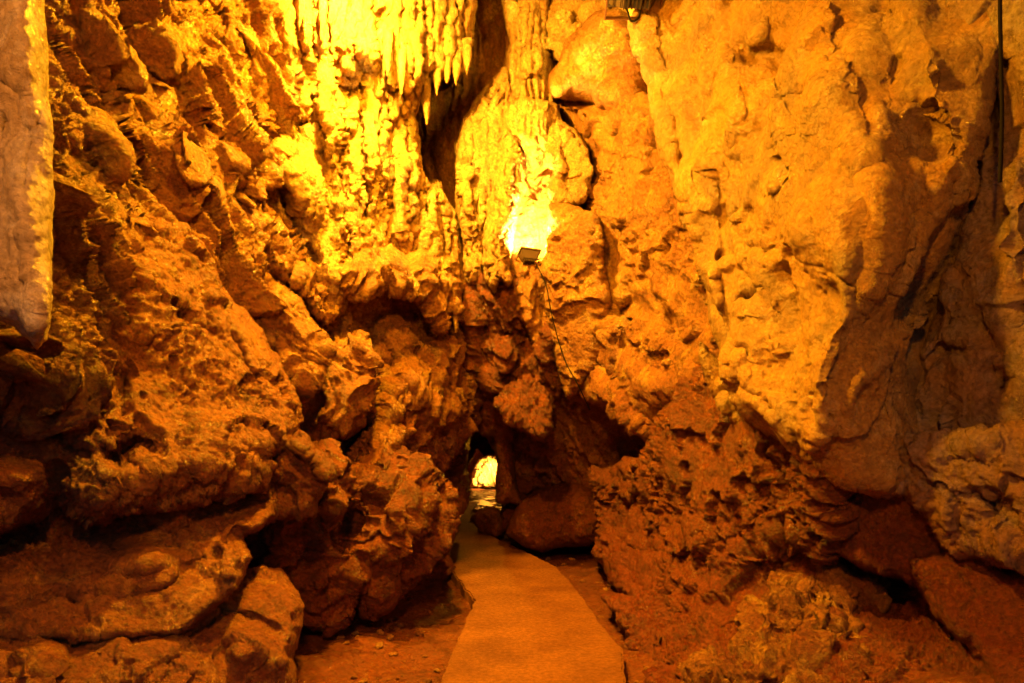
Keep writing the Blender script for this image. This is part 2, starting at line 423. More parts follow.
# ================================================================== CAVE SHELL (behind every modelled rock mass)
def make_shell():
    st = [(-1.6, -3.0, 3.4, 6.5, 1.0), (0, -3.2, 3.7, 7.5, 1), (3, -3.2, 3.6, 8.6, 1), (6, -3.0, 3.2, 8.8, 1), (9, -2.6, 2.6, 8.6, 1),
          (11.6, -2.3, 2.4, 8.0, 1), (12.6, -2.0, 1.4, 5.0, 1), (13.0, -1.35, -0.05, 2.25, 1), (17.5, -1.5, -0.15, 2.3, 1), (18.3, -2.2, 0.6, 3.2, 1),
          (25.0, -2.2, 0.6, 3.0, 1), (26.2, -1.2, -0.4, 1.0, 1)]
    st = np.array(st); Ys = np.concatenate([np.arange(-1.6, 11.6, 0.12), np.arange(11.6, 18.5, 0.08), np.arange(18.5, 26.21, 0.12)])
    M = 150; V = []
    th = np.linspace(0, 2 * np.pi, M, endpoint=False)
    for Y in Ys:
        xl, xr, zt = (np.interp(Y, st[:, 0], st[:, i]) for i in (1, 2, 3))
        zb = -0.9; cx, cz = (xl + xr) / 2, (zt + zb) / 2; rx, rz = (xr - xl) / 2, (zt - zb) / 2
        c, s = np.cos(th), np.sin(th); e = 0.62
        V.append(np.stack([cx + rx * np.sign(c) * np.abs(c) ** e, np.full(M, Y), cz + rz * np.sign(s) * np.abs(s) ** e], 1))
    V = np.array(V); R, C = V.shape[:2]
    cen = V.mean(1, keepdims=True); n = cen - V; n[..., 1] = 0; n /= np.linalg.norm(n, axis=-1, keepdims=True)
    V = V + n * (0.5 * rel_crag(V * 0.8) + 0.15 * fbm(V * 0.7, 3))[..., None]
    i = np.arange(R - 1)[:, None]; j = np.arange(C)[None]
    j2 = (j + 1) % C
    Fq = np.stack([(i * C + j), (i * C + j2), ((i + 1) * C + j2), ((i + 1) * C + j)], -1).reshape(-1, 4)
    VV = V.reshape(-1, 3)
    # close the far end
    k = len(VV); VV = np.vstack([VV, V[-1].mean(0)])
    jj = np.arange(C); last = (R - 1) * C
    Fe = np.stack([last + jj, last + (jj + 1) % C, np.full(C, k), np.full(C, k)], 1)
    cap = Fe[:, :3]
    o = mesh_obj('cave_wall', VV, np.concatenate([Fq, np.stack([Fe[:, 0], Fe[:, 1], Fe[:, 2], last + (jj + C // 2) % C * 0 + k], 1)[:0]]), MAT['shell'])
    vv2 = np.vstack([V[-1], V[-1] * 0.5 + V[-1].mean(0) * 0.5 + [0, 0.15, 0], V[-1] * 0.02 + V[-1].mean(0) * 0.98 + [0, 0.2, 0]])
    f2 = np.concatenate([np.stack([r_ * C + jj, r_ * C + (jj + 1) % C, (r_ + 1) * C + (jj + 1) % C, (r_ + 1) * C + jj], 1) for r_ in (0, 1)])
    tag(mesh_obj('cave_wall', vv2, f2, MAT['shell']), kind='structure')
    tag(o, kind='structure')
    e = [(x, y, z) for x, y, z in V[-1]]
make_shell()

def grid_sheet(name, xs, ys, hfun, mat, kind='structure'):
    X, Y = np.meshgrid(xs, ys); Z = hfun(X, Y)
    V = np.stack([X, Y, Z], -1).reshape(-1, 3); R, C = X.shape
    i = np.arange(R - 1)[:, None]; j = np.arange(C - 1)[None]
    Fq = np.stack([i * C + j, i * C + j + 1, (i + 1) * C + j + 1, (i + 1) * C + j], -1).reshape(-1, 4)
    return tag(mesh_obj(name, V, Fq, MAT[mat]), kind=kind)

def ground_h(X, Y):
    P = np.stack([X, Y, 0 * X], -1)
    h = -0.13 + 0.04 * fbm(P * 1.3, 4) + 0.012 * fbm(P * 7, 3)
    pc = np.interp(Y, [3, 4.3, 6, 8, 10, 12, 14, 20], [0.12, 0.12, 0.2, 0.35, 0.15, -0.3, -0.65, -0.8])
    h = h + np.clip(X - pc - 0.75, 0, 3) * 0.30 * np.clip((11 - Y) / 4, 0, 1)
    h = h + np.clip(pc - 1.1 - X, 0, 3) * 0.10
    f1, f2 = worley(P * 9)
    h = h + 0.02 * np.clip(1 - f1 * 1.4, 0, 1) * np.clip(np.abs(X - pc) - 0.3, 0, 1)
    far = np.clip((Y - 13.5) / 2, 0, 1)
    h = h * (1 - far) + far * (-0.035 + 0.05 * fbm(P * 1.6 + 3, 3))
    return h
def spaced(a, b, s, lo, hi):
    return np.concatenate([np.linspace(lo, a, 12)[:-1], np.arange(a, b, s), np.linspace(b, hi, 12)])
grid_sheet('ground', spaced(-3.4, 3.8, 0.025, -30, 30), np.concatenate([np.linspace(-30, 1.5, 14)[:-1], np.arange(1.5, 9, 0.025), np.arange(9, 27, 0.06), np.linspace(27, 40, 4)]), ground_h, 'floor')

# shallow water lying over the far floor
def water_mat():
    m, nt, N, L = new_mat('still_water'); b = N['Principled BSDF']
    b.inputs['Base Color'].default_value = (0.10, 0.05, 0.02, 1); b.inputs['Roughness'].default_value = 0.08
    geo = N.new('ShaderNodeNewGeometry'); n = N.new('ShaderNodeTexNoise'); n.inputs['Scale'].default_value = 3.0; L.new(geo.outputs['Position'], n.inputs['Vector'])
    bp = N.new('ShaderNodeBump'); bp.inputs['Distance'].default_value = 0.12; bp.inputs['Strength'].default_value = 0.3; L.new(n.outputs['Fac'], bp.inputs['Height']); L.new(bp.outputs['Normal'], b.inputs['Normal'])
    return m
MAT['water'] = water_mat()
grid_sheet('water', np.arange(-2.4, 0.9, 0.3), np.arange(14.6, 26.3, 0.3), lambda X, Y: 0 * X - 0.03, 'water')

# ------------------------------------------------------------------ path
def path_mat(wet=False):
    m, nt, N, L = new_mat('worn_concrete_path'); b = N['Principled BSDF']
    geo = N.new('ShaderNodeNewGeometry')
    mp = N.new('ShaderNodeMapping'); mp.inputs['Scale'].default_value = (1.0, 1.0, 1); L.new(geo.outputs['Position'], mp.inputs['Vector'])
    def noise(s, d, r=0.6, v=None):
        n = N.new('ShaderNodeTexNoise'); n.inputs['Scale'].default_value = s; n.inputs['Detail'].default_value = d; n.inputs['Roughness'].default_value = r
        L.new(v or mp.outputs['Vector'], n.inputs['Vector']); return n
    n1 = noise(1.7, 10, 0.72); n2 = noise(26, 10, 0.78); n3 = noise(120, 6, 0.8, geo.outputs['Position'])
    r = N.new('ShaderNodeValToRGB'); L.new(n1.outputs['Fac'], r.inputs['Fac'])
    r.color_ramp.elements[0].position = 0.38; r.color_ramp.elements[0].color = (0.15, 0.046, 0.008, 1)
    r.color_ramp.elements[1].position = 0.62; r.color_ramp.elements[1].color = (0.26, 0.095, 0.018, 1)
    x = N.new('ShaderNodeMix'); x.data_type = 'RGBA'; x.blend_type = 'MULTIPLY'; x.inputs[0].default_value = 1
    r2 = N.new('ShaderNodeValToRGB'); L.new(n2.outputs['Fac'], r2.inputs['Fac'])
    r2.color_ramp.elements[0].position = 0.38; r2.color_ramp.elements[0].color = (0.62, 0.56, 0.5, 1); r2.color_ramp.elements[1].position = 0.6; r2.color_ramp.elements[1].color = (1.2, 1.2, 1.2, 1)
    L.new(r.outputs['Color'], x.inputs[6]); L.new(r2.outputs['Color'], x.inputs[7])
    L.new(x.outputs[2], b.inputs['Base Color'])
    mr = N.new('ShaderNodeMapRange'); L.new(n2.outputs['Fac'], mr.inputs['Value']); mr.inputs['From Min'].default_value = 0.4; mr.inputs['From Max'].default_value = 0.65
    mr.inputs['To Min'].default_value = 0.62; mr.inputs['To Max'].default_value = 0.36; L.new(mr.outputs['Result'], b.inputs['Roughness'])
    b1 = N.new('ShaderNodeBump'); b1.inputs['Distance'].default_value = 0.03; b1.inputs['Strength'].default_value = 0.6; L.new(n2.outputs['Fac'], b1.inputs['Height'])
    b2 = N.new('ShaderNodeBump'); b2.inputs['Distance'].default_value = 0.014; b2.inputs['Strength'].default_value = 0.7; L.new(n3.outputs['Fac'], b2.inputs['Height']); L.new(b1.outputs['Normal'], b2.inputs['Normal'])
    L.new(b2.outputs['Normal'], b.inputs['Normal'])
    return m
MAT['path'] = path_mat()
def gp(px, py, z=0.0):
    Y = (CZ - z) * F / (py - HY); return ((px - CX) / F * Y, Y)
def slab(name, pts, z0, z1, mat, sub=0.05):
    import bmesh
    P = []
    n = len(pts)
    for i in range(n):
        a = np.array(pts[i]); b = np.array(pts[(i + 1) % n]); L_ = np.hypot(*(b - a)); k = max(1, int(L_ / sub))
        for q in range(k):
            p = a + (b - a) * q / k
            w = 0.014 * perlin(np.array([p[0] * 2.5, p[1] * 2.5, 1.0])) + 0.016 * perlin(np.array([p[0] * 9, p[1] * 9, 4.0]))
            P.append(p + w)
    bm = bmesh.new()
    vs = [bm.verts.new((p[0], p[1], z1)) for p in P]
    f = bm.faces.new(vs)
    if f.normal.z < 0: f.normal_flip()
    bm.normal_update()
    if f.normal.z < 0: bmesh.ops.reverse_faces(bm, faces=[f])
    r = bmesh.ops.extrude_face_region(bm, geom=[f])
    nv = [v for v in r['geom'] if isinstance(v, bmesh.types.BMVert)]
    bmesh.ops.translate(bm, verts=nv, vec=(0, 0, z0 - z1))
    bmesh.ops.recalc_face_normals(bm, faces=bm.faces)
    top = [e for e in bm.edges if all(abs(v.co.z - z1) < 1e-6 for v in e.verts)]
    bmesh.ops.bevel(bm, geom=top, offset=0.015, segments=2, affect='EDGES')
    me = bpy.data.meshes.new(name); bm.to_mesh(me); bm.free(); me.materials.append(MAT[mat])
    o = bpy.data.objects.new(name, me); COL.objects.link(o)
    return o
Rpx = [(627, 690), (621.5, 647), (608, 632), (596, 617), (576, 588), (555.5, 566), (525, 551), (495, 537), (480, 529), (470, 522), (473, 510), (478, 503)]
Lpx = [(468, 503), (463, 512), (457, 522), (453, 534), (446, 564), (474.6, 601), (452, 652), (438, 690)]
pr = [gp(*p) for p in Rpx]; pl = [gp(*p) for p in Lpx]
path_pts = [(0.72, -3.0)] + pr + pl + [(-0.46, -3.0)]
tag(slab('path', path_pts, -0.22, 0.0, 'path'), kind='structure')

# ================================================================== ROCK MASSES
# ---- left side
thing('stalactite', 'huge smooth cream stalactite hanging close at the left edge of the view', 'stalactite',
      [(-150, -110), (42, -110), (44, 0), (48, 100), (52, 130), (54, 200), (52, 270), (51, 318), (46, 342), (38, 352), (30, 342), (14, 328), (-10, 318), (-90, 306), (-150, 300)],
      [(0, 0, 2.05), (0, 300, 2.0), (-100, 150, 2.1), (40, 150, 2.05)], 'smooth', 'cream', r=30, back=0.20, thick=0.32, k=0.22, rough_edge=0.5,
      bumps=[(15, 60, 26, 60, 10, 0.03), (20, 200, 22, 70, -5, 0.04), (40, 300, 12, 50, 0, 0.03), (5, 130, 12, 20, 20, -0.03), (28, 160, 6, 60, 8, -0.02)],
      cracks=[([(0, 75), (20, 95), (30, 140)], 4, 0.012), ([(-5, 230), (15, 215), (22, 280)], 4, 0.012)])

wall([(20, -110), (255, -110), (262, -20), (300, 30), (300, 90), (285, 130), (272, 165), (268, 215), (290, 270), (255, 340), (160, 350), (60, 400), (10, 380), (10, 100)],
     [(40, 0, 3.7), (150, 0, 4.5), (260, 0, 5.4), (60, 200, 3.5), (150, 200, 4.3), (270, 200, 5.4), (60, 350, 3.3), (250, 320, 4.9)], 'crag', 'ochre', r=24, back=0.5, thick=1.2, k=1.35, step=1.6,
     bumps=[(165, 45, 30, 22, 40, 0.22), (140, 105, 40, 16, 55, 0.18), (95, 60, 40, 18, 40, 0.15), (250, 62, 26, 18, 10, -0.25), (215, 20, 22, 14, 60, -0.15),
            (190, 160, 26, 60, -35, 0.15), (110, 150, 16, 50, -35, 0.18), (82, 175, 10, 50, -30, -0.25), (235, 160, 30, 40, -20, 0.2), (160, 120, 8, 22, -20, -0.15), (262, 120, 12, 30, 0, -0.3)],
     cracks=[([(125, 0), (128, 60), (150, 125), (165, 150)], 5, 0.18), ([(55, 25), (100, 50), (130, 60)], 5, 0.15), ([(55, 150), (80, 200), (110, 235)], 7, 0.28), ([(75, 68), (95, 90), (115, 130), (130, 190)], 5, 0.16),
             ([(150, 60), (185, 85), (195, 130)], 5, 0.14), ([(210, 10), (235, 40)], 5, 0.18), ([(130, 180), (160, 215)], 6, 0.2), ([(170, 155), (215, 205), (240, 215)], 4, 0.12)])

wall([(-150, 262), (40, 330), (70, 235), (95, 215), (150, 210), (195, 235), (225, 285), (262, 330), (285, 372), (302, 405), (301, 432), (290, 450), (272, 465), (262, 480), (232, 488), (170, 500), (130, 512), (100, 528), (82, 520), (60, 505), (40, 525), (10, 535), (-60, 545), (-150, 550)],
     [(0, 350, 3.2), (150, 350, 3.65), (290, 400, 4.5), (150, 240, 4.0), (-50, 400, 2.9), (0, 500, 3.0), (220, 470, 3.7), (110, 500, 3.15)], 'slab', 'slab', r=24, back=0.5, thick=1.0, k=0.7, step=1.8,
     bumps=[(125, 457, 32, 24, 0, -0.38), (200, 440, 60, 40, 10, 0.12), (140, 300, 40, 60, 0, 0.12), (25, 400, 40, 50, 60, 0.15), (20, 480, 45, 28, 0, 0.14), (60, 360, 40, 14, 40, -0.2), (125, 385, 10, 26, 10, -0.14), (60, 280, 20, 34, -30, 0.15), (150, 470, 60, 22, -5, 0.1), (95, 405, 30, 20, 50, 0.12), (258, 430, 24, 30, 0, 0.12), (10, 395, 34, 12, 50, -0.2)],
     cracks=[([(50, 310), (75, 350), (110, 375)], 5, 0.14), ([(130, 330), (165, 360)], 3, 0.06), ([(30, 400), (60, 440), (90, 455)], 5, 0.12), ([(0, 400), (25, 425)], 8, 0.2), ([(150, 250), (160, 300), (250, 370), (265, 440)], 2.5, 0.04), ([(215, 290), (255, 380), (268, 455)], 3, 0.06), ([(55, 470), (60, 500)], 5, 0.12)])
wall([(100, 470), (262, 470), (300, 430), (330, 470), (310, 520), (270, 520), (150, 545), (40, 560), (-60, 560), (-60, 480)], [(0, 520, 3.35), (150, 520, 3.6), (280, 490, 4.4)], 'mud', 'clayrock', r=14, back=0.3, thick=0.8)

thing('rock_ledge', 'upper narrow rock ledge with dusty clay top, between the overhanging slab and the wide ledge', 'rock ledge',
      [(-150, 545), (-20, 540), (60, 536), (110, 530), (160, 522), (215, 505), (262, 500), (274, 506), (275, 516), (262, 530), (245, 538), (252, 558), (238, 590), (180, 640), (-150, 640)],
      [(0, 545, 3.5), (0, 578, 3.05), (150, 530, 3.7), (150, 562, 3.22), (262, 503, 4.1), (255, 530, 3.72), (150, 620, 3.2), (0, 640, 3.0)], 'slab', 'slab', r=9, back=0.22, thick=0.7, k=0.6, rough_edge=0.7,
      bumps=[(225, 572, 14, 12, 0, 0.1), (240, 535, 12, 10, 0, -0.12), (60, 570, 14, 24, -30, -0.15), (150, 560, 50, 14, -15, 0.08), (218, 555, 10, 12, 0, -0.12)],
      cracks=[([(75, 545), (62, 570), (75, 600)], 5, 0.12), ([(200, 560), (160, 590), (100, 600)], 4, 0.05)])
thing('rock_ledge', 'broad lowest rock ledge with bright worn rounded end, filling the bottom left corner', 'rock ledge',
      [(-150, 628), (-20, 622), (70, 618), (140, 606), (200, 590), (235, 574), (262, 566), (282, 572), (296, 590), (303, 610), (301, 638), (292, 655), (296, 675), (290, 800), (-150, 800)],
      [(0, 628, 3.25), (0, 668, 2.75), (150, 606, 3.5), (150, 655, 2.98), (270, 575, 4.0), (285, 618, 3.5), (0, 760, 2.6), (250, 740, 3.2)], 'slab', 'slab', r=14, back=0.3, thick=0.9, k=0.6, rough_edge=0.8,
      bumps=[(255, 650, 36, 36, 0, 0.12), (150, 650, 60, 20, -8, 0.08), (288, 605, 12, 20, 0, 0.05), (40, 665, 40, 24, 0, 0.08), (285, 660, 10, 8, 0, 0.05)],
      cracks=[([(190, 640), (220, 612), (260, 618), (275, 630)], 4, 0.07), ([(165, 668), (190, 645)], 4, 0.06), ([(60, 660), (85, 640), (100, 655)], 4, 0.05)])

# bright curtain wall, upper centre left
wall([(232, -110), (484, -110), (478, 0), (472, 50), (466, 72), (458, 74), (454, 66), (449, 76), (445, 66), (440, 80), (434, 70), (428, 84), (420, 98), (417, 120), (418, 150), (424, 178), (430, 188), (440, 182), (455, 215), (462, 260), (462, 292), (456, 320), (448, 300), (444, 326), (434, 332), (426, 312), (414, 296), (400, 290), (372, 290), (350, 298), (343, 318), (336, 312), (330, 328), (318, 318), (300, 290), (288, 262), (268, 235), (256, 200), (266, 150), (262, 120), (275, 60)],
     [(270, 0, 5.5), (350, 0, 6.0), (450, 0, 7.2), (270, 200, 5.5), (360, 200, 6.2), (440, 200, 7.4), (320, 300, 5.8), (440, 300, 7.6)], 'flute', 'calcite', r=16, back=0.4, thick=0.9, k=0.6, step=1.4, smax=1, kw=dict(s=6.0),
     bumps=[(358, 50, 24, 26, 0, 0.28), (300, 40, 30, 40, 30, 0.2), (330, 130, 20, 60, 0, 0.22), (375, 160, 16, 70, 0, 0.18), (410, 60, 20, 70, 0, 0.15), (268, 130, 22, 26, 0, -0.35), (300, 190, 26, 60, -15, 0.3), (330, 270, 16, 46, -15, 0.25), (278, 180, 10, 40, -25, -0.3),
            (400, 230, 14, 60, 0, 0.15), (430, 250, 12, 60, 0, 0.15), (345, 95, 14, 20, 0, -0.12), (380, 20, 14, 14, 0, -0.15), (365, 240, 14, 50, 0, 0.15)],
     cracks=[([(345, 110), (350, 180), (360, 240)], 4, 0.12), ([(392, 90), (390, 180), (398, 260)], 4, 0.12), ([(270, 170), (300, 240), (318, 260)], 5, 0.16), ([(415, 190), (418, 270)], 4, 0.10), ([(345, 215), (350, 290)], 5, 0.14), ([(318, 90), (322, 200), (340, 250)], 4, 0.10), ([(285, 80), (300, 120), (290, 160)], 5, 0.15)] + [([(x0_, y0_), (x0_ + dx_ * 0.4, (y0_ + y1_) / 2), (x0_ + dx_, y1_)], w_, h_) for x0_, y0_, dx_, y1_, w_, h_ in ((292, -40, 20, 120, 3, .14), (305, -40, 30, 220, 2.4, .12), (322, -60, 20, 180, 3, .12), (336, 60, 16, 270, 2.6, .14), (350, -40, 10, 110, 2.4, .10), (362, 90, 8, 280, 3, .15), (372, -30, 8, 200, 2.4, .12), (384, 40, 6, 270, 2.8, .14), (398, -60, 4, 130, 2.4, .12), (404, 100, 6, 270, 3, .15), (412, -60, 2, 100, 2.4, .12), (421, -60, 2, 90, 2.6, .14), (432, -60, -2, 70, 2.2, .12), (443, -60, 0, 66, 2.4, .14), (454, -60, -2, 70, 2.2, .12), (464, -60, -2, 60, 2.2, .12), (424, 190, 8, 290, 2.6, .14), (438, 190, 8, 300, 2.6, .14), (448, 215, 4, 300, 2.2, .12))])
# knobbly lower fringe of that curtain
wall([(288, 268), (345, 262), (400, 252), (458, 258), (466, 290), (462, 322), (450, 318), (444, 333), (432, 334), (424, 312), (408, 296), (372, 292), (354, 300), (345, 296), (340, 318), (330, 330), (318, 322), (300, 296)],
     [(300, 260, 5.55), (340, 310, 5.7), (450, 300, 7.35), (400, 240, 6.5)], 'knob', 'ochre', r=14, back=0.35, thick=0.7, k=1.3, step=1.5)
for (sx_, y0_, y1_, w_, Y_) in ((426, 90, 128, 5, 7.0), (437, 66, 96, 5, 7.05), (447, 60, 84, 4, 7.1), (457, 58, 86, 5, 7.15), (467, 50, 76, 5, 7.2), 
                               (425, 296, 318, 5, 7.2), (436, 306, 338, 6, 7.25), (446, 296, 326, 5, 7.3), (455, 300, 334, 5, 7.35), (390, 280, 300, 5, 6.4), (410, 284, 304, 5, 6.7),
                               (362, 284, 300, 5, 6.0), (376, 282, 296, 4, 6.2), (300, 0, 34, 5, 5.5), (322, 10, 44, 4, 5.6), (388, 40, 80, 5, 6.2), (402, 60, 96, 4, 6.4)):
    thing('stalactite', 'short pointed stalactite in the fringe of drips along the bright curtain wall', 'stalactite',
          [(sx_ - w_, y0_ - 12), (sx_ + w_, y0_ - 12), (sx_ + w_ * 0.8, y0_ + 0.35 * (y1_ - y0_)), (sx_ + w_ * 0.35, y0_ + 0.75 * (y1_ - y0_)), (sx_, y1_), (sx_ - w_ * 0.4, y0_ + 0.7 * (y1_ - y0_)), (sx_ - w_ * 0.8, y0_ + 0.3 * (y1_ - y0_))],
          [(sx_, y0_ - 12, Y_ + 0.22), (sx_, y0_, Y_ + 0.05), (sx_, y1_, Y_)], 'flute', 'calcite', r=5, back=0.06, thick=0.12, k=0.25, step=1.0, rough_edge=0.25, group='small stalactites fringing the bright curtain wall')
# back of the hollow under the curtain, wall below it
wall([(320, 280), (470, 280), (480, 420), (440, 470), (330, 470), (300, 430), (260, 400), (240, 320)],
     [(340, 320, 6.4), (440, 320, 7.9), (440, 420, 8.0), (300, 430, 5.9), (270, 340, 5.5)], 'crag', 'ochre', r=10, back=0.3, thick=0.8, k=0.9, step=1.7,
     bumps=[(375, 320, 36, 34, 0, -0.1), (390, 355, 30, 40, -20, 0.3)])
wall([(235, 300), (262, 270), (300, 300), (318, 330), (330, 345), (322, 380), (305, 402), (290, 380), (262, 345)],
     [(250, 310, 4.9), (300, 350, 5.2), (300, 390, 5.0)], 'crag', 'ochre', r=14, back=0.4, thick=0.7, k=0.8, step=1.7)
wall([(302, 400), (305, 365), (318, 338), (332, 330), (350, 338), (362, 332), (370, 345), (374, 380), (372, 410), (360, 432), (345, 440), (325, 436), (308, 424)],
     [(320, 380, 5.7), (365, 380, 6.0)], 'knob', 'ochre', r=22, back=0.5, thick=0.7, k=1.3, step=1.5)
wall([(372, 330), (395, 345), (430, 335), (470, 322), (486, 360), (478, 405), (455, 418), (436, 430), (432, 455), (440, 480), (400, 500), (350, 490), (345, 450), (368, 430), (376, 395)],
     [(380, 380, 6.6), (460, 360, 8.0), (370, 460, 6.2), (430, 440, 7.2)], 'knob', 'ochre', r=24, back=0.5, thick=0.8, k=1.4, step=1.5,
     bumps=[(390, 426, 17, 16, 0, -0.55), (410, 380, 40, 26, -40, 0.25), (440, 350, 16, 30, 0, 0.15), (365, 445, 20, 14, 0, 0.1)],
     cracks=[([(385, 350), (400, 385), (450, 400)], 5, 0.12), ([(345, 448), (380, 460), (420, 450)], 5, 0.12)])
thing('hanging_rock', 'bulging knobbly dark rock overhanging the floor just left of the path', 'rock',
      [(255, 490), (285, 455), (330, 448), (345, 462), (400, 452), (428, 462), (440, 486), (446, 496), (447, 520), (444, 548), (430, 570), (408, 588), (392, 590), (380, 606), (350, 600), (330, 616), (304, 622), (296, 590), (262, 560), (245, 520)],
      [(280, 500, 5.0), (350, 520, 5.5), (440, 520, 6.2), (320, 600, 5.3)], 'knob', 'clayrock', r=34, back=0.7, thick=0.8, k=1.5, step=1.5,
      bumps=[(400, 520, 42, 46, 0, 0.28), (310, 560, 20, 30, 0, -0.2), (340, 500, 22, 40, 20, 0.1), (372, 470, 26, 10, 10, -0.15), (330, 580, 16, 22, 0, 0.1)],
      cracks=[([(345, 470), (352, 520), (342, 560)], 6, 0.2), ([(300, 560), (325, 535)], 4, 0.15), ([(345, 556), (380, 575), (420, 570)], 5, 0.12), ([(290, 470), (300, 540)], 4, 0.1)])
wall([(240, 540), (310, 560), (400, 570), (445, 555), (452, 575), (430, 600), (400, 618), (375, 640), (330, 655), (300, 675), (285, 720), (240, 720)],
     [(260, 600, 5.6), (330, 620, 6.0), (440, 575, 8.2)], 'mud', 'clayrock', r=18, back=0.4, thick=0.8, k=1.2, step=1.8)
wall([(425, 470), (438, 425), (452, 405), (470, 385), (482, 395), (476, 415), (470, 440), (466, 465), (468, 490), (463, 505), (456, 525), (450, 555), (440, 575), (425, 560)],
     [(440, 440, 8.6), (468, 440, 10.6), (440, 540, 8.2)], 'crag', 'clayrock', r=14, back=0.5, thick=1.2, k=0.7, step=1.5)

# ---- centre
wall([(395, -110), (620, -110), (600, 60), (560, 160), (560, 240), (540, 300), (440, 300), (400, 180)],
     [(420, 100, 8.9), (500, 50, 8.8), (560, 50, 8.4), (450, 250, 9.0), (540, 250, 8.6)], 'flute', 'ochre', r=10, back=0.3, thick=0.8, k=1.2, step=1.7, kw=dict(s=4.0))
thing('stalactite', 'thick fluted column of flowstone hanging from the roof above the glowing niche', 'stalactite',
      [(488, -110), (498, -20), (504, 20), (510, 44), (508, 62), (507, 98), (520, 112), (545, 112), (560, 108), (558, 78), (551, 58), (556, 46), (548, 30), (550, 8), (560, -30), (570, -110)],
      [(530, 0, 7.9), (530, 100, 7.7)], 'flute', 'calcite', r=20, back=0.45, thick=0.6, k=0.5, step=1.1, rough_edge=0.4, kw=dict(s=6.5),
      bumps=[(532, 62, 24, 18, 0, 0.22), (524, 15, 12, 50, 0, 0.1)], cracks=[([(508, 52), (530, 45), (552, 50)], 2.5, 0.10)] + [([(x_, -110), (x_ + 1, 40), (x_, 112)], 1.7, 0.07) for x_ in (507, 514, 520, 527, 533, 540, 547)])
thing('stone_drapery', 'widest fluted stone drapery, sweeping down left of the glowing niche', 'stone drapery',
      [(508, 66), (494, 76), (478, 96), (465, 118), (457, 146), (456, 190), (460, 235), (463, 272), (468, 284), (476, 286), (482, 278), (488, 232), (496, 190), (508, 160), (516, 130), (516, 100)],
      [(490, 100, 7.8), (465, 200, 7.7), (510, 130, 7.7)], 'flute', 'calcite', r=14, back=0.3, thick=0.5, k=0.8, step=1.2, rough_edge=0.4, kw=dict(s=7),
      bumps=[(468, 180, 10, 70, 0, 0.15)],
      cracks=[([(500, 78), (474, 110), (463, 150), (463, 200), (468, 280)], 1.6, 0.07), ([(504, 84), (482, 118), (470, 160), (470, 210), (474, 284)], 1.8, 0.08), ([(508, 92), (490, 125), (477, 170), (477, 250)], 1.8, 0.08), ([(511, 104), (497, 140), (485, 185), (482, 240)], 1.6, 0.07), ([(514, 116), (505, 145), (494, 180)], 1.5, 0.05)])
thing('stone_drapery', 'narrower fluted stone drapery with frayed foot, touching the glowing niche', 'stone drapery',
      [(506, 130), (516, 142), (524, 158), (524, 176), (517, 212), (512, 240), (510, 262), (512, 280), (506, 288), (500, 280), (495, 294), (488, 282), (483, 262), (486, 225), (492, 190), (500, 160)],
      [(505, 160, 7.5), (500, 270, 7.45)], 'flute', 'calcite', r=12, back=0.3, thick=0.5, k=0.8, step=1.2, rough_edge=0.6, kw=dict(s=8), bumps=[(505, 200, 9, 70, 5, 0.12)],
      cracks=[([(506, 140), (496, 180), (490, 225), (489, 280)], 1.6, 0.07), ([(511, 145), (503, 190), (497, 235), (497, 290)], 1.7, 0.08), ([(517, 150), (511, 195), (504, 240), (504, 286)], 1.6, 0.07)])
thing('flowstone_knob', 'round bulging flowstone knob with frilled rim over the glowing niche', 'flowstone',
      [(504, 116), (512, 104), (524, 98), (545, 100), (558, 106), (562, 122), (556, 136), (545, 150), (540, 166), (532, 172), (527, 158), (516, 142), (508, 130)],
      [(525, 125, 7.45), (545, 140, 7.55)], 'flute', 'calcite', r=16, back=0.35, thick=0.4, k=0.7, step=1.2, rough_edge=0.5)
thing('flowstone_knob', 'scalloped ear of flowstone curling round the right of the glowing niche', 'flowstone',
      [(548, 128), (560, 118), (576, 130), (588, 150), (592, 172), (590, 190), (582, 202), (566, 206), (553, 204), (549, 190), (553, 170), (541, 166), (545, 148)],
      [(560, 150, 7.55), (580, 190, 7.4)], 'flute', 'calcite', r=11, back=0.22, thick=0.5, k=0.8, step=1.2, rough_edge=0.6,
      bumps=[(566, 184, 12, 16, 0, -0.2)], cracks=[([(552, 135), (566, 150), (572, 190)], 1.8, 0.06), ([(562, 126), (578, 148), (583, 190)], 1.8, 0.06)])
wall([(500, 130), (570, 130), (575, 200), (560, 260), (505, 262)], [(530, 180, 8.15), (530, 250, 8.05)], 'knob', 'calcite', r=8, back=0.2, thick=0.6, k=0.8, step=1.5)
wall([(548, 205), (566, 203), (580, 206), (600, 220), (610, 300), (600, 370), (570, 400), (552, 350), (545, 290), (543, 262), (548, 240)],
     [(556, 215, 7.3), (556, 260, 7.2), (560, 350, 7.7), (600, 300, 7.15)], 'slab', 'ochre', r=16, back=0.35, thick=0.6, k=0.6, step=1.5)
wall([(508, 262), (518, 254), (530, 262), (545, 262), (550, 300), (556, 350), (548, 360), (520, 320), (506, 292)],
     [(530, 280, 7.6), (545, 340, 7.9)], 'knob', 'ochre', r=10, back=0.25, thick=0.5, k=0.8, step=1.3)

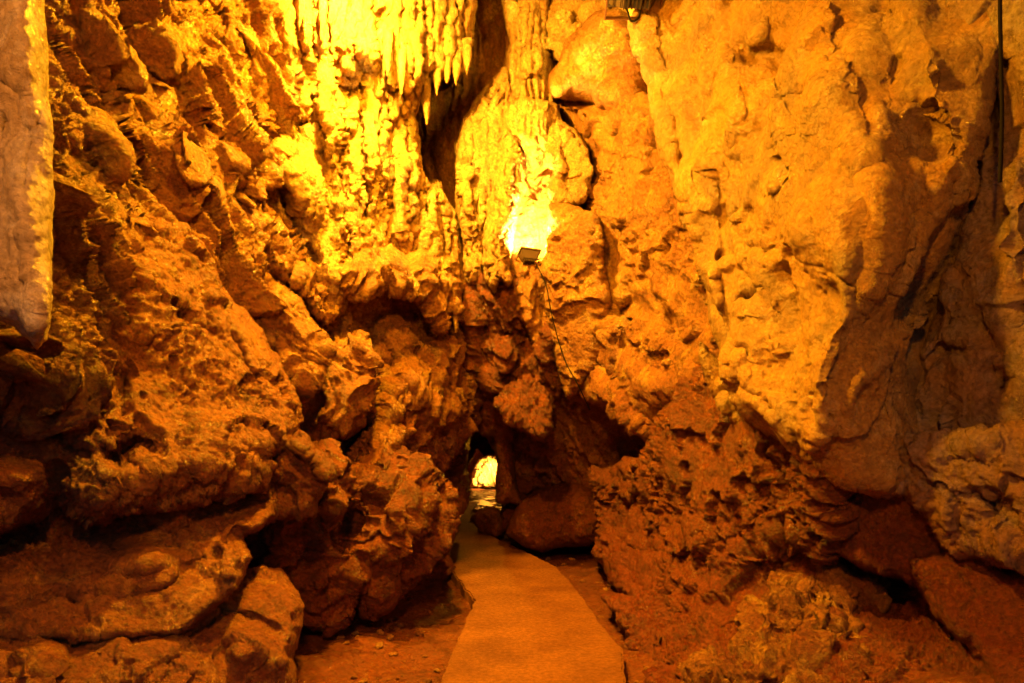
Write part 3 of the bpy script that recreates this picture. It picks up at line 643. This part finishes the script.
wall([(548, 88), (549, 76), (560, 60), (566, 40), (578, 26), (596, 14), (618, 10), (640, 22), (650, 60), (652, 110), (640, 130), (604, 110), (590, 102), (570, 100), (552, 98)],
     [(570, 80, 7.3), (640, 50, 6.7), (600, 20, 7.0)], 'boulder', 'ochre', r=22, back=0.55, thick=0.8, k=0.9, step=1.6, rough_edge=0.6)
wall([(560, -110), (700, -110), (690, 40), (640, 40), (610, 22), (590, 30), (570, 60), (555, 60), (548, 20)],
     [(580, 0, 8.0), (660, 0, 7.3)], 'crag', 'calcite', r=10, back=0.3, thick=0.6, k=0.8, step=1.7, bumps=[(590, 12, 14, 12, 30, 0.3)])
wall([(548, 96), (600, 100), (640, 96), (680, 110), (740, 200), (780, 330), (800, 460), (740, 440), (700, 400), (672, 400), (660, 430), (655, 448), (640, 436), (618, 420), (600, 404), (578, 388), (566, 352), (574, 300), (590, 260), (588, 220), (594, 190), (590, 150), (574, 126), (556, 112)],
     [(560, 110, 7.7), (600, 200, 7.4), (680, 200, 6.4), (600, 360, 7.6), (660, 420, 6.6), (740, 380, 5.4), (700, 250, 6.0)], 'slab', 'ochre', r=18, back=0.5, thick=0.9, k=1.1, step=1.5,
     bumps=[(630, 220, 26, 34, 0, 0.1), (618, 232, 12, 18, 0, -0.12), (640, 290, 18, 30, -25, 0.15), (625, 310, 16, 16, 0, -0.15), (655, 330, 26, 16, 35, 0.12), (605, 330, 20, 40, -10, 0.15), (640, 375, 40, 20, 35, 0.15), (600, 270, 14, 24, 0, 0.1), (680, 330, 14, 40, -35, -0.15)],
     cracks=[([(548, 150), (600, 155), (640, 160)], 2.5, 0.03), ([(565, 100), (610, 106), (640, 98)], 3, 0.06), ([(625, 260), (660, 300), (680, 340), (720, 380)], 5, 0.12), ([(590, 350), (630, 390), (650, 420)], 5, 0.12), ([(600, 300), (640, 330)], 4, 0.08), ([(570, 300), (600, 320)], 4, 0.08)])

wall([(440, 270), (560, 270), (600, 340), (640, 420), (660, 470), (600, 520), (500, 500), (500, 470), (497, 440), (480, 425), (468, 400), (455, 330)],
     [(470, 330, 8.9), (520, 330, 8.7), (560, 400, 8.9), (620, 450, 8.9), (500, 470, 10.6)], 'crag', 'shell', r=14, back=0.4, thick=1.2, k=1.2, step=1.5,
     bumps=[(505, 310, 24, 26, 0, 0.35), (470, 300, 10, 60, 0, 0.3), (500, 365, 22, 24, 0, 0.3), (545, 345, 10, 34, 0, 0.2), (475, 385, 14, 26, 0, 0.3)],
     cracks=[([(487, 290), (486, 340), (480, 400)], 4, 0.3), ([(530, 300), (527, 350), (500, 385)], 4, 0.2), ([(488, 340), (520, 335)], 3, 0.15)])
wall([(462, 262), (505, 270), (548, 290), (560, 330), (566, 380), (556, 400), (540, 392), (520, 384), (505, 392), (494, 402), (484, 396), (472, 402), (462, 380), (456, 330)],
     [(475, 300, 7.95), (530, 300, 7.85), (475, 380, 8.3), (540, 370, 8.1)], 'crag', 'clayrock', r=12, back=0.4, thick=0.9, k=0.8, step=1.3,
     bumps=[(505, 310, 22, 22, 0, 0.12), (470, 320, 9, 60, 0, 0.15), (510, 355, 20, 20, 0, 0.14), (545, 345, 9, 34, 0, 0.12)],
     cracks=[([(487, 285), (484, 340), (480, 400)], 3.5, 0.22), ([(530, 300), (526, 350), (505, 385)], 3.5, 0.16), ([(488, 338), (524, 333)], 2.5, 0.12)])
thing('hanging_rock', 'blocky rock shelf jutting above the glimpsed far lamp, under the knobbly end wall', 'rock',
      [(494, 400), (505, 386), (530, 378), (550, 392), (556, 410), (553, 428), (545, 440), (530, 438), (515, 430), (506, 418)],
      [(510, 400, 8.1), (550, 420, 8.0)], 'crag', 'clayrock', r=12, back=0.35, thick=0.7, k=0.8, step=1.3)
thing('hanging_rock', 'added lump of roof rock masking the lit passage in front of the far glow', 'rock',  # added to hide the lit tunnel walls, so the cleft stays dark
      [(446, 380), (520, 380), (516, 470), (500, 458), (494, 452), (484, 456), (476, 448), (470, 462), (464, 480), (452, 490), (444, 470)], [(480, 430, 14.2)], 'crag', 'clayrock', r=10, back=0.5, thick=0.9, k=1.0, step=1.2, rough_edge=0.6)
thing('rock_pillar', 'slim upright rock pillar forming the right jamb of the small dark passage', 'rock pillar',
      [(474, 400), (480, 384), (492, 380), (504, 392), (510, 410), (514, 450), (514, 480), (518, 505), (498, 506), (495, 478), (497, 455), (494, 436), (484, 436), (476, 424)],
      [(490, 410, 8.6), (506, 460, 9.6)], 'boulder', 'clayrock', r=12, back=0.35, thick=0.8, k=0.8, step=1.3)
thing('boulder', 'flat tilted slab of rock behind the largest boulder beside the path', 'boulder',
      [(512, 470), (518, 452), (540, 440), (580, 436), (620, 442), (652, 452), (656, 468), (640, 480), (618, 482), (600, 496), (575, 486), (540, 492), (516, 500)],
      [(530, 470, 10.3), (620, 455, 9.9)], 'mud', 'clayrock', r=12, back=0.35, thick=0.7, k=0.9, step=1.3)
thing('boulder', 'largest smooth rounded boulder with scratched top, right of the path bend', 'boulder',
      [(506, 534), (510, 518), (520, 500), (538, 490), (560, 484), (580, 480), (600, 488), (612, 510), (608, 536), (590, 546), (560, 548), (540, 552), (520, 546)],
      [(530, 520, 9.4), (590, 510, 9.2)], 'boulder', 'clayrock', r=26, back=0.6, thick=0.7, k=0.8, step=1.3, rough_edge=0.5,
      cracks=[([(545, 500), (552, 530)], 2, 0.03)])
thing('boulder', 'small angular boulder where the path narrows, below the glimpsed lamp', 'boulder',
      [(470, 520), (478, 510), (492, 507), (504, 512), (508, 524), (502, 536), (490, 538), (478, 532)],
      [(490, 520, 11.6)], 'crag', 'clayrock', r=12, back=0.35, thick=0.5, k=0.5, step=1.2, rough_edge=0.5)
thing('boulder', 'narrow wedge of rock leaning between the pillar and the largest boulder', 'boulder',
      [(497, 530), (500, 512), (512, 496), (526, 488), (534, 496), (518, 512), (508, 530)],
      [(510, 510, 10.4)], 'mud', 'clayrock', r=8, back=0.25, thick=0.5, k=0.6, step=1.2, rough_edge=0.6)

# ---- right side, low
wall([(590, 470), (640, 460), (655, 435), (660, 410), (680, 380), (712, 350), (745, 375), (780, 410), (815, 440), (845, 455), (845, 520), (836, 560), (810, 600), (760, 630), (710, 650), (670, 640), (636, 612), (606, 580), (594, 552), (604, 520)],
     [(620, 500, 8.6), (650, 480, 6.5), (700, 450, 5.65), (735, 400, 5.15), (800, 450, 4.45), (800, 510, 4.55), (700, 560, 5.6), (620, 550, 7.4), (690, 630, 5.0), (800, 580, 4.95)], 'slab', 'clayrock', r=22, back=0.5, thick=0.8, k=1.2, step=1.5,
     bumps=[(655, 515, 14, 18, 0, 0.18), (640, 500, 14, 14, 0, -0.25), (675, 470, 14, 36, 15, 0.1), (700, 420, 26, 30, 0, 0.12), (690, 530, 40, 24, 0, 0.12), (620, 540, 20, 12, 20, 0.1), (780, 535, 40, 16, -10, 0.1)],
     cracks=[([(640, 470), (645, 500), (665, 530)], 4, 0.15), ([(690, 490), (675, 520), (700, 540)], 3, 0.06), ([(610, 530), (640, 550), (700, 560)], 4, 0.08), ([(620, 480), (640, 478)], 4, 0.2)])
thing('rubble_bank', 'dark red bank of clay and rubble sloping up right of the path', 'rubble bank',
      [(604, 600), (640, 600), (680, 604), (730, 590), (780, 560), (812, 536), (836, 520), (860, 530), (900, 560), (960, 580), (1180, 590), (1180, 860), (700, 860), (668, 760), (648, 690), (630, 640)],
      [(640, 620, 5.7), (700, 600, 5.7), (800, 560, 5.3), (760, 640, 4.6), (700, 680, 4.25), (900, 600, 4.4), (850, 680, 3.8), (1000, 600, 3.9), (1000, 680, 3.5), (1000, 800, 3.0)], 'rubble', 'clayrock', r=18, back=0.35, thick=0.7, k=0.95, step=1.7,
      bumps=[(800, 600, 34, 30, 0, 0.14), (740, 660, 50, 22, 0, 0.12), (890, 590, 26, 22, 0, -0.14), (840, 575, 22, 16, 0, 0.12), (900, 660, 40, 30, 0, 0.1), (690, 620, 30, 12, -30, -0.1)],
      cracks=[([(700, 640), (740, 610), (760, 590)], 5, 0.12), ([(650, 640), (680, 680)], 4, 0.08), ([(840, 600), (860, 640), (870, 683)], 6, 0.12)])
thing('clay_mound', 'bright ochre crumbly mound heaped on the dark red bank, below the pale rock stub', 'clay mound',
      [(680, 700), (702, 670), (735, 650), (752, 620), (768, 590), (790, 566), (806, 552), (822, 540), (846, 548), (862, 566), (872, 590), (868, 620), (880, 650), (870, 700), (860, 800), (690, 800)],
      [(700, 690, 4.15), (760, 640, 4.45), (800, 570, 4.85), (850, 570, 4.6), (850, 680, 3.75), (780, 780, 3.5)], 'rubble', 'bank', r=24, back=0.4, thick=0.6, k=1.1, step=1.5,
      bumps=[(800, 610, 26, 40, 30, 0.10), (760, 670, 40, 20, 0, 0.08), (835, 590, 16, 12, 0, 0.08), (845, 640, 18, 30, 0, -0.12), (815, 660, 18, 16, 0, 0.08)],
      cracks=[([(760, 640), (800, 650), (840, 630)], 4, 0.08), ([(790, 580), (815, 600)], 4, 0.07)])
wall([(905, 560), (940, 548), (1000, 560), (1180, 570), (1180, 860), (1040, 860), (1000, 700), (968, 650), (930, 612)],
     [(930, 580, 3.75), (1000, 600, 3.5), (1100, 700, 3.0)], 'smooth', 'clayrock', r=18, back=0.4, thick=0.6, k=0.4, step=1.7, cracks=[([(960, 578), (978, 590)], 2, 0.02)])

# ---- right side, high
wall([(636, -110), (634, 20), (640, 60), (648, 84), (656, 120), (662, 160), (676, 200), (690, 240), (700, 290), (712, 335), (722, 362), (738, 400), (765, 432), (800, 458), (828, 470), (850, 488), (875, 498), (905, 500), (925, 470), (915, 400), (940, 320), (965, 230), (985, 120), (1010, 40), (1020, -110)],
     [(645, 50, 6.2), (680, 150, 5.7), (720, 80, 5.3), (720, 330, 5.2), (780, 150, 4.4), (775, 300, 4.35), (860, 60, 3.8), (872, 200, 3.5), (850, 290, 3.5), (822, 390, 3.55), (800, 440, 4.0), (860, 480, 3.85), (930, 200, 3.62), (920, 350, 3.9), (960, 50, 3.6), (980, 300, 4.2)], 'smooth', 'flow', r=20, back=0.38, thick=1.0, k=1.0, step=1.4, rough_edge=0.8,
     bumps=[(918, 135, 44, 36, 0, -0.15), (900, 200, 34, 90, 0, -0.06), (853, 70, 10, 13, 0, -0.16), (790, 225, 60, 60, 0, 0.16), (838, 240, 30, 70, 5, 0.16), (740, 120, 34, 60, -15, 0.12), (700, 190, 16, 90, -12, 0.10), (820, 350, 26, 60, 10, 0.10), (935, 60, 50, 40, 0, 0.10), (755, 298, 18, 13, 0, -0.20), (720, 262, 9, 14, 0, -0.14), (770, 250, 14, 10, 20, -0.1), (710, 120, 10, 10, 0, -0.1), (840, 300, 20, 80, 8, 0.10), (900, 300, 34, 60, 20, -0.12),
            (760, 340, 40, 20, 35, 0.12), (880, 220, 14, 60, 0, 0.1), (700, 60, 20, 50, 0, 0.08), (770, 70, 50, 34, 20, -0.16), (780, 380, 20, 50, -30, -0.14), (735, 200, 10, 40, 0, -0.08), (960, 180, 14, 60, -10, 0.1), (795, 90, 40, 20, -20, 0.1), (870, 420, 30, 60, 10, -0.06)],
     cracks=[([(880, 110), (872, 160), (878, 220), (868, 290), (845, 330), (825, 370), (818, 440)], 10, -0.07), ([(795, 285), (805, 330), (815, 380)], 8, -0.05), ([(712, 150), (716, 250), (722, 330), (760, 400)], 5, -0.07), ([(676, 120), (692, 200), (704, 300)], 5, 0.09), ([(735, 150), (748, 240), (790, 330)], 6, 0.08), ([(868, 290), (900, 262), (930, 215), (948, 160)], 8, -0.05), ([(660, 20), (668, 100), (682, 160)], 5, 0.07), ([(800, 0), (830, 90), (860, 160)], 14, -0.10), ([(765, -10), (790, 90), (800, 170)], 14, 0.10), ([(716, 0), (728, 100), (742, 200)], 10, -0.09), ([(745, 220), (775, 300), (800, 400)], 12, 0.09), ([(905, -20), (930, 60), (950, 130)], 12, -0.08), ([(880, -20), (890, 50), (884, 90)], 12, 0.08),
             ([(775, 200), (800, 190), (815, 180)], 3, 0.03), ([(800, 255), (830, 270), (860, 290)], 3, 0.03), ([(935, 300), (905, 340), (870, 360), (850, 410)], 8, -0.04), ([(955, 150), (960, 220), (935, 290), (915, 320)], 4, 0.05), ([(745, 380), (790, 430), (820, 460)], 4, 0.1), ([(885, 106), (920, 102), (945, 112)], 4, 0.05)])
wall([(940, -110), (1180, -110), (1180, 470), (1020, 450), (960, 470), (900, 500), (870, 480), (880, 420), (920, 340), (950, 260), (965, 170)],
     [(960, 50, 3.68), (1020, 50, 3.42), (960, 250, 3.82), (1024, 250, 3.45), (920, 400, 3.95), (1020, 420, 3.5), (1130, 200, 3.1)], 'smooth', 'grey', r=16, back=0.4, thick=0.9, k=0.8, step=1.5,
     bumps=[(1012, 240, 14, 110, 4, 0.12), (960, 380, 40, 60, 10, 0.08), (1005, 380, 20, 18, 0, -0.15), (985, 130, 10, 60, 0, -0.05), (1005, 60, 18, 16, 0, -0.05)],
     cracks=[([(985, 270), (965, 300), (950, 325)], 2, 0.04), ([(975, 345), (940, 350), (915, 375)], 4, 0.06), ([(950, 400), (952, 450)], 3, 0.03)])
wall([(862, 470), (890, 440), (930, 430), (1000, 420), (1180, 415), (1180, 590), (1060, 585), (1020, 562), (985, 560), (960, 556), (938, 538), (925, 515), (905, 500), (880, 500)],
     [(900, 470, 3.85), (1000, 480, 3.45), (1000, 550, 3.45), (1120, 500, 3.0)], 'mud', 'grey', r=18, back=0.45, thick=0.8, k=0.7, step=1.5,
     bumps=[(945, 510, 18, 30, 0, 0.08), (1000, 510, 26, 30, 0, -0.12), (985, 440, 40, 20, 0, 0.06)])
wall([(836, 470), (850, 440), (890, 440), (940, 470), (965, 530), (1000, 570), (960, 600), (900, 580), (865, 575), (838, 558), (832, 530)],
     [(850, 530, 4.2), (860, 450, 4.15), (900, 530, 3.95), (920, 470, 4.0), (960, 570, 3.72)], 'boulder', 'clayrock', r=16, back=0.35, thick=0.6, k=0.7, step=1.5)
thing('rock_stub', 'short pale upright stub of rock under the tip of the honey flowstone wall', 'rock',
      [(812, 480), (822, 472), (842, 474), (850, 486), (846, 510), (838, 530), (832, 552), (822, 548), (818, 520)],
      [(830, 500, 4.75)], 'rubble', 'flow', r=10, back=0.25, thick=0.5, k=0.5, step=1.3)
wall([(722, 365), (740, 395), (770, 428), (806, 452), (818, 475), (800, 474), (770, 455), (735, 425), (712, 395), (700, 370), (700, 340)],
     [(720, 380, 5.3), (800, 460, 4.7)], 'crag', 'flow', r=8, back=0.3, thick=0.8, k=0.5, step=1.4)

# ================================================================== LAMPS, CABLES, STONES
import bmesh
def tube_mesh(pts, rad, seg=10):
    P = [Vector(p) for p in pts]; V = []; Fc = []
    for i, p in enumerate(P):
        d = (P[min(i + 1, len(P) - 1)] - P[max(i - 1, 0)]).normalized()
        u = d.orthogonal().normalized() if i == 0 else (u - d * u.dot(d)).normalized()
        w = d.cross(u)
        for k in range(seg):
            a = 2 * math.pi * k / seg; V.append(p + (u * math.cos(a) + w * math.sin(a)) * rad)
    for i in range(len(P) - 1):
        for k in range(seg):
            k2 = (k + 1) % seg; Fc.append((i * seg + k, i * seg + k2, (i + 1) * seg + k2, (i + 1) * seg + k))
    return np.array([tuple(v) for v in V]), np.array(Fc)
def smooth_pts(pts, n=8):
    P = [np.array(p, float) for p in pts]; out = []
    for i in range(len(P) - 1):
        p0 = P[max(i - 1, 0)]; p1 = P[i]; p2 = P[i + 1]; p3 = P[min(i + 2, len(P) - 1)]
        for k in range(n):
            t = k / n
            out.append(0.5 * ((2 * p1) + (-p0 + p2) * t + (2 * p0 - 5 * p1 + 4 * p2 - p3) * t * t + (-p0 + 3 * p1 - 3 * p2 + p3) * t ** 3))
    out.append(P[-1]); return out
def cable(label, pts, rad):
    V, Fc = tube_mesh(smooth_pts(pts), rad)
    return tag(mesh_obj('cable', V, Fc, MAT['rubber']), label, 'cable')

def bm_part(name, bm, mat, root, mw):
    bmesh.ops.transform(bm, matrix=mw, verts=bm.verts)
    me = bpy.data.meshes.new(name); bm.to_mesh(me); bm.free(); me.materials.append(mat)
    o = bpy.data.objects.new(name, me); COL.objects.link(o); o.parent = root
    return o
def boxb(bm, sx, sy, sz, c=(0, 0, 0), taper=1.0, bev=0.006):
    r = bmesh.ops.create_cube(bm, size=1); vs = r['verts']
    for v in vs:
        k = taper if v.co.y < 0 else 1.0
        v.co = Vector((v.co.x * sx * k + c[0], v.co.y * sy + c[1], v.co.z * sz * k + c[2]))
    es = list({e for v in vs for e in v.link_edges})
    bmesh.ops.bevel(bm, geom=es, offset=bev, segments=2, affect='EDGES')
def floodlight(label, pos, aim, size, power, colour, es, roll=0.0, area=None, spread=180, back_visor=True):
    root = bpy.data.objects.new('floodlight', None); COL.objects.link(root); root.location = pos
    root.empty_display_size = 0.1
    tag(root, label, 'floodlight')
    d = (Vector(aim) - Vector(pos)).normalized()
    q = d.to_track_quat('Y', 'Z').to_matrix().to_4x4() @ Matrix.Rotation(roll, 4, 'Y')
    s = size
    g = bpy.data.materials.get('lit_glass_%d' % int(es)) or plain('lit_glass_%d' % int(es), (0.9, 0.8, 0.5), 0.2, 0, colour, es)
    bm = bmesh.new(); boxb(bm, s, 0.42 * s, 0.78 * s, (0, -0.02 * s, 0), 0.62, 0.02 * s)
    for k in range(7):   # cooling fins on the back
        boxb(bm, 0.03 * s, 0.14 * s, 0.42 * s, ((k - 3) * 0.085 * s, -0.28 * s, 0), 1, 0.004 * s)
    bm_part('housing', bm, MAT['housing'], root, q)
    bm = bmesh.new()
    for sx, sz, cx, cz in ((1.08, 0.06, 0, 0.40), (1.08, 0.06, 0, -0.40), (0.06, 0.76, 0.51, 0), (0.06, 0.76, -0.51, 0)):
        boxb(bm, sx * s, 0.09 * s, sz * s, (cx * s, 0.22 * s, cz * s), 1, 0.008 * s)
    bm_part('bezel', bm, MAT['housing'], root, q)
    bm = bmesh.new(); boxb(bm, 0.94 * s, 0.02 * s, 0.72 * s, (0, 0.205 * s, 0), 1, 0.004 * s)
    bm_part('glass', bm, g, root, q)
    bm = bmesh.new()
    for sx in (-1, 1): boxb(bm, 0.03 * s, 0.10 * s, 0.55 * s, (sx * 0.57 * s, -0.02 * s, -0.26 * s), 1, 0.004 * s)
    boxb(bm, 1.17 * s, 0.10 * s, 0.03 * s, (0, -0.02 * s, -0.55 * s), 1, 0.004 * s)
    bm_part('bracket', bm, MAT['bracket'], root, q)
    ld = bpy.data.lights.new('lamp', 'AREA'); ld.shape = 'RECTANGLE'; ld.size = area or 0.8 * s; ld.size_y = (area or 0.8 * s) * 0.7
    ld.energy = power; ld.color = colour; ld.spread = math.radians(spread)
    lo = bpy.data.objects.new('lamp', ld); COL.objects.link(lo); lo.parent = root
    lo.matrix_local = Matrix.Translation(d * 0.24 * s) @ (q @ Matrix.Rotation(math.radians(90), 4, 'X'))
    return root

WARM = (1.0, 0.42, 0.016)
YEL = (1.0, 0.50, 0.035)
floodlight('dark finned floodlight seen from behind at the top of the photo', at(636, -10, 5.9), at(600, -200, 8.0), 0.42, 120, YEL, 60)
floodlight('small dark floodlight lighting the white hot niche from below', at(529, 257, 7.55), at(529, 150, 7.95), 0.22, 460, (1.0, 0.56, 0.075), 60, roll=0.25)
floodlight('floodlight up in the roof close to the glaring top of the curtain wall', at(355, -75, 5.35), at(425, 160, 6.9), 0.34, 860, (1.0, 0.46, 0.028), 60)
floodlight('added floodlight, out of view in the roof, brightening the left wall', at(440, -170, 4.9), at(110, 130, 3.9), 0.34, 800, (1.0, 0.43, 0.008), 60)  # unseen lamp, added to brighten the left wall
floodlight('added floodlight, out of view near the viewpoint, lighting the honey coloured wall', (-0.75, 3.0, 4.9), (1.5, 5.0, 2.9), 0.34, 340, (1.0, 0.37, 0.007), 60)  # out-of-frame lamp added to light the right wall
floodlight('added fill floodlight, out of view behind the viewpoint', (-0.2, -0.9, 3.7), (-0.1, 9.0, 0.8), 0.34, 84, (1.0, 0.31, 0.005), 40, spread=110)  # fill light added behind the camera for end wall and near rocks
floodlight('small added floodlight, hidden behind the rock pillar to brighten the far path', (-0.40, 11.5, 1.95), (-0.45, 8.4, 0.0), 0.16, 45, WARM, 40)  # hidden lamp, added to lift the far path and boulders
floodlight('tiny floodlight lighting the far rock glimpsed through the dark passage', at(500, 474, 22.6), at(484, 468, 24.6), 0.22, 230, (1.0, 0.58, 0.12), 60, spread=80)
thing('boulder', 'tiny glaring lit rock far down the dark passage, above the shining water', 'boulder',
      [(470, 486), (474, 470), (480, 460), (490, 456), (500, 458), (506, 470), (506, 486)], [(488, 470, 24.3)], 'crag', 'calcite', r=10, back=0.5, thick=0.6, k=1.5, step=0.8, rough_edge=0.3)
cable('black cable drooping in a small loop below the topmost floodlight', [at(604, -30, 6.3), at(618, -2, 6.1), at(627, 10, 5.95), at(631, 21, 5.9), at(639, 17, 5.9), at(641, 4, 5.95)], 0.009)
cable('thick black cable hanging straight down the right wall', [at(1001, -60, 3.3), at(1000, 0, 3.28), at(1001, 60, 3.3), at(1002, 120, 3.3), at(1000, 182, 3.3)], 0.009)
cable('thin dark cable trailing down the rock from the niche floodlight', [at(536, 264, 7.35), at(546, 285, 7.2), at(552, 316, 7.2), at(564, 358, 7.2), at(578, 385, 7.1), at(590, 410, 7.3)], 0.006)

# loose stones
def stone_mesh(seed):
    bm = bmesh.new(); bmesh.ops.create_icosphere(bm, subdivisions=3, radius=1)
    P = np.array([v.co[:] for v in bm.verts]); h = 1 + 0.35 * fbm(P * 1.1 + seed * 5, 3) + 0.10 * ridged(P * 2 + seed, 2)
    sc = np.array([1, 0.8, 0.6])
    for v, hh in zip(bm.verts, h): v.co = Vector(np.array(v.co[:]) * hh * sc)
    me = bpy.data.meshes.new('stone'); bm.to_mesh(me); bm.free()
    me.polygons.foreach_set('use_smooth', np.ones(len(me.polygons), bool)); me.materials.append(MAT['bank'])
    return me
sm = [stone_mesh(k) for k in range(6)]
rs = random.Random(3)
spots = []
while len(spots) < 120:
    px = rs.uniform(480, 700); py = rs.uniform(545, 683)
    edge = np.interp(py, [537, 566, 588, 618, 647, 690], [495, 555, 576, 596, 621, 627])
    if px < edge + 6 + rs.random() ** 2 * 4 or px > edge + 70: continue
    spots.append((px, py))
for k in range(60):
    spots.append((rs.uniform(330, 455), rs.uniform(605, 683)))
for k, (px, py) in enumerate(spots):
    x, Y = gp(px, py, -0.08)
    if px < 480 and x > -0.52 * 1 and Y < 6.5 and px > 432: continue
    o = bpy.data.objects.new('stone', sm[k % 6]); COL.objects.link(o)
    s = 0.009 + 0.034 * rs.random() ** 2.5
    z = float(ground_h(np.array([[x]]), np.array([[Y]]))[0, 0])
    o.location = (x, Y, z + 0.35 * s); o.scale = (s, s * rs.uniform(0.8, 1.2), s * rs.uniform(0.7, 1)); o.rotation_euler = (rs.uniform(-.3, .3), rs.uniform(-.3, .3), rs.uniform(0, 6.3))
    tag(o, 'small loose clay coated stone on the floor beside the path', 'stone', 'small stones scattered beside the path')

# ================================================================== DAYLIGHT, CAMERA
w = bpy.data.worlds.new('World'); SC.world = w; w.use_nodes = True
nt = w.node_tree; bg = nt.nodes['Background']; sk = nt.nodes.new('ShaderNodeTexSky'); sk.sky_type = 'NISHITA'; sk.sun_disc = False
sk.sun_elevation = math.radians(35); sk.sun_rotation = math.radians(150)
nt.links.new(sk.outputs['Color'], bg.inputs['Color']); bg.inputs['Strength'].default_value = 0.045
# portal at the cave mouth behind the camera: lets the sky in, emits nothing itself
pl_ = bpy.data.lights.new('mouth_portal', 'AREA'); pl_.shape = 'RECTANGLE'; pl_.size = 6.6; pl_.size_y = 7.5; pl_.cycles.is_portal = True
po = bpy.data.objects.new('mouth_portal', pl_); COL.objects.link(po); po.location = (0.2, -1.65, 2.8); po.rotation_euler = (math.radians(90), 0, 0)

cam = bpy.data.cameras.new('camera'); cam.sensor_width = 36; cam.lens = 36 * F / 1024; cam.shift_y = (HY - 341.5) / 1024; cam.clip_end = 200; cam.clip_start = 0.05
co = bpy.data.objects.new('camera', cam); COL.objects.link(co); co.location = (0, 0, CZ); co.rotation_euler = (math.radians(90), 0, 0); SC.camera = co

vs_ = SC.view_settings; vs_.view_transform = 'Standard'; vs_.look = 'None'; vs_.exposure = 0; vs_.gamma = 1; vs_.use_curve_mapping = False
SC.render.engine = 'CYCLES'; cy = SC.cycles
cy.max_bounces = 5; cy.diffuse_bounces = 4; cy.glossy_bounces = 2; cy.use_denoising = True; cy.sample_clamp_indirect = 6; cy.caustics_reflective = False; cy.caustics_refractive = False
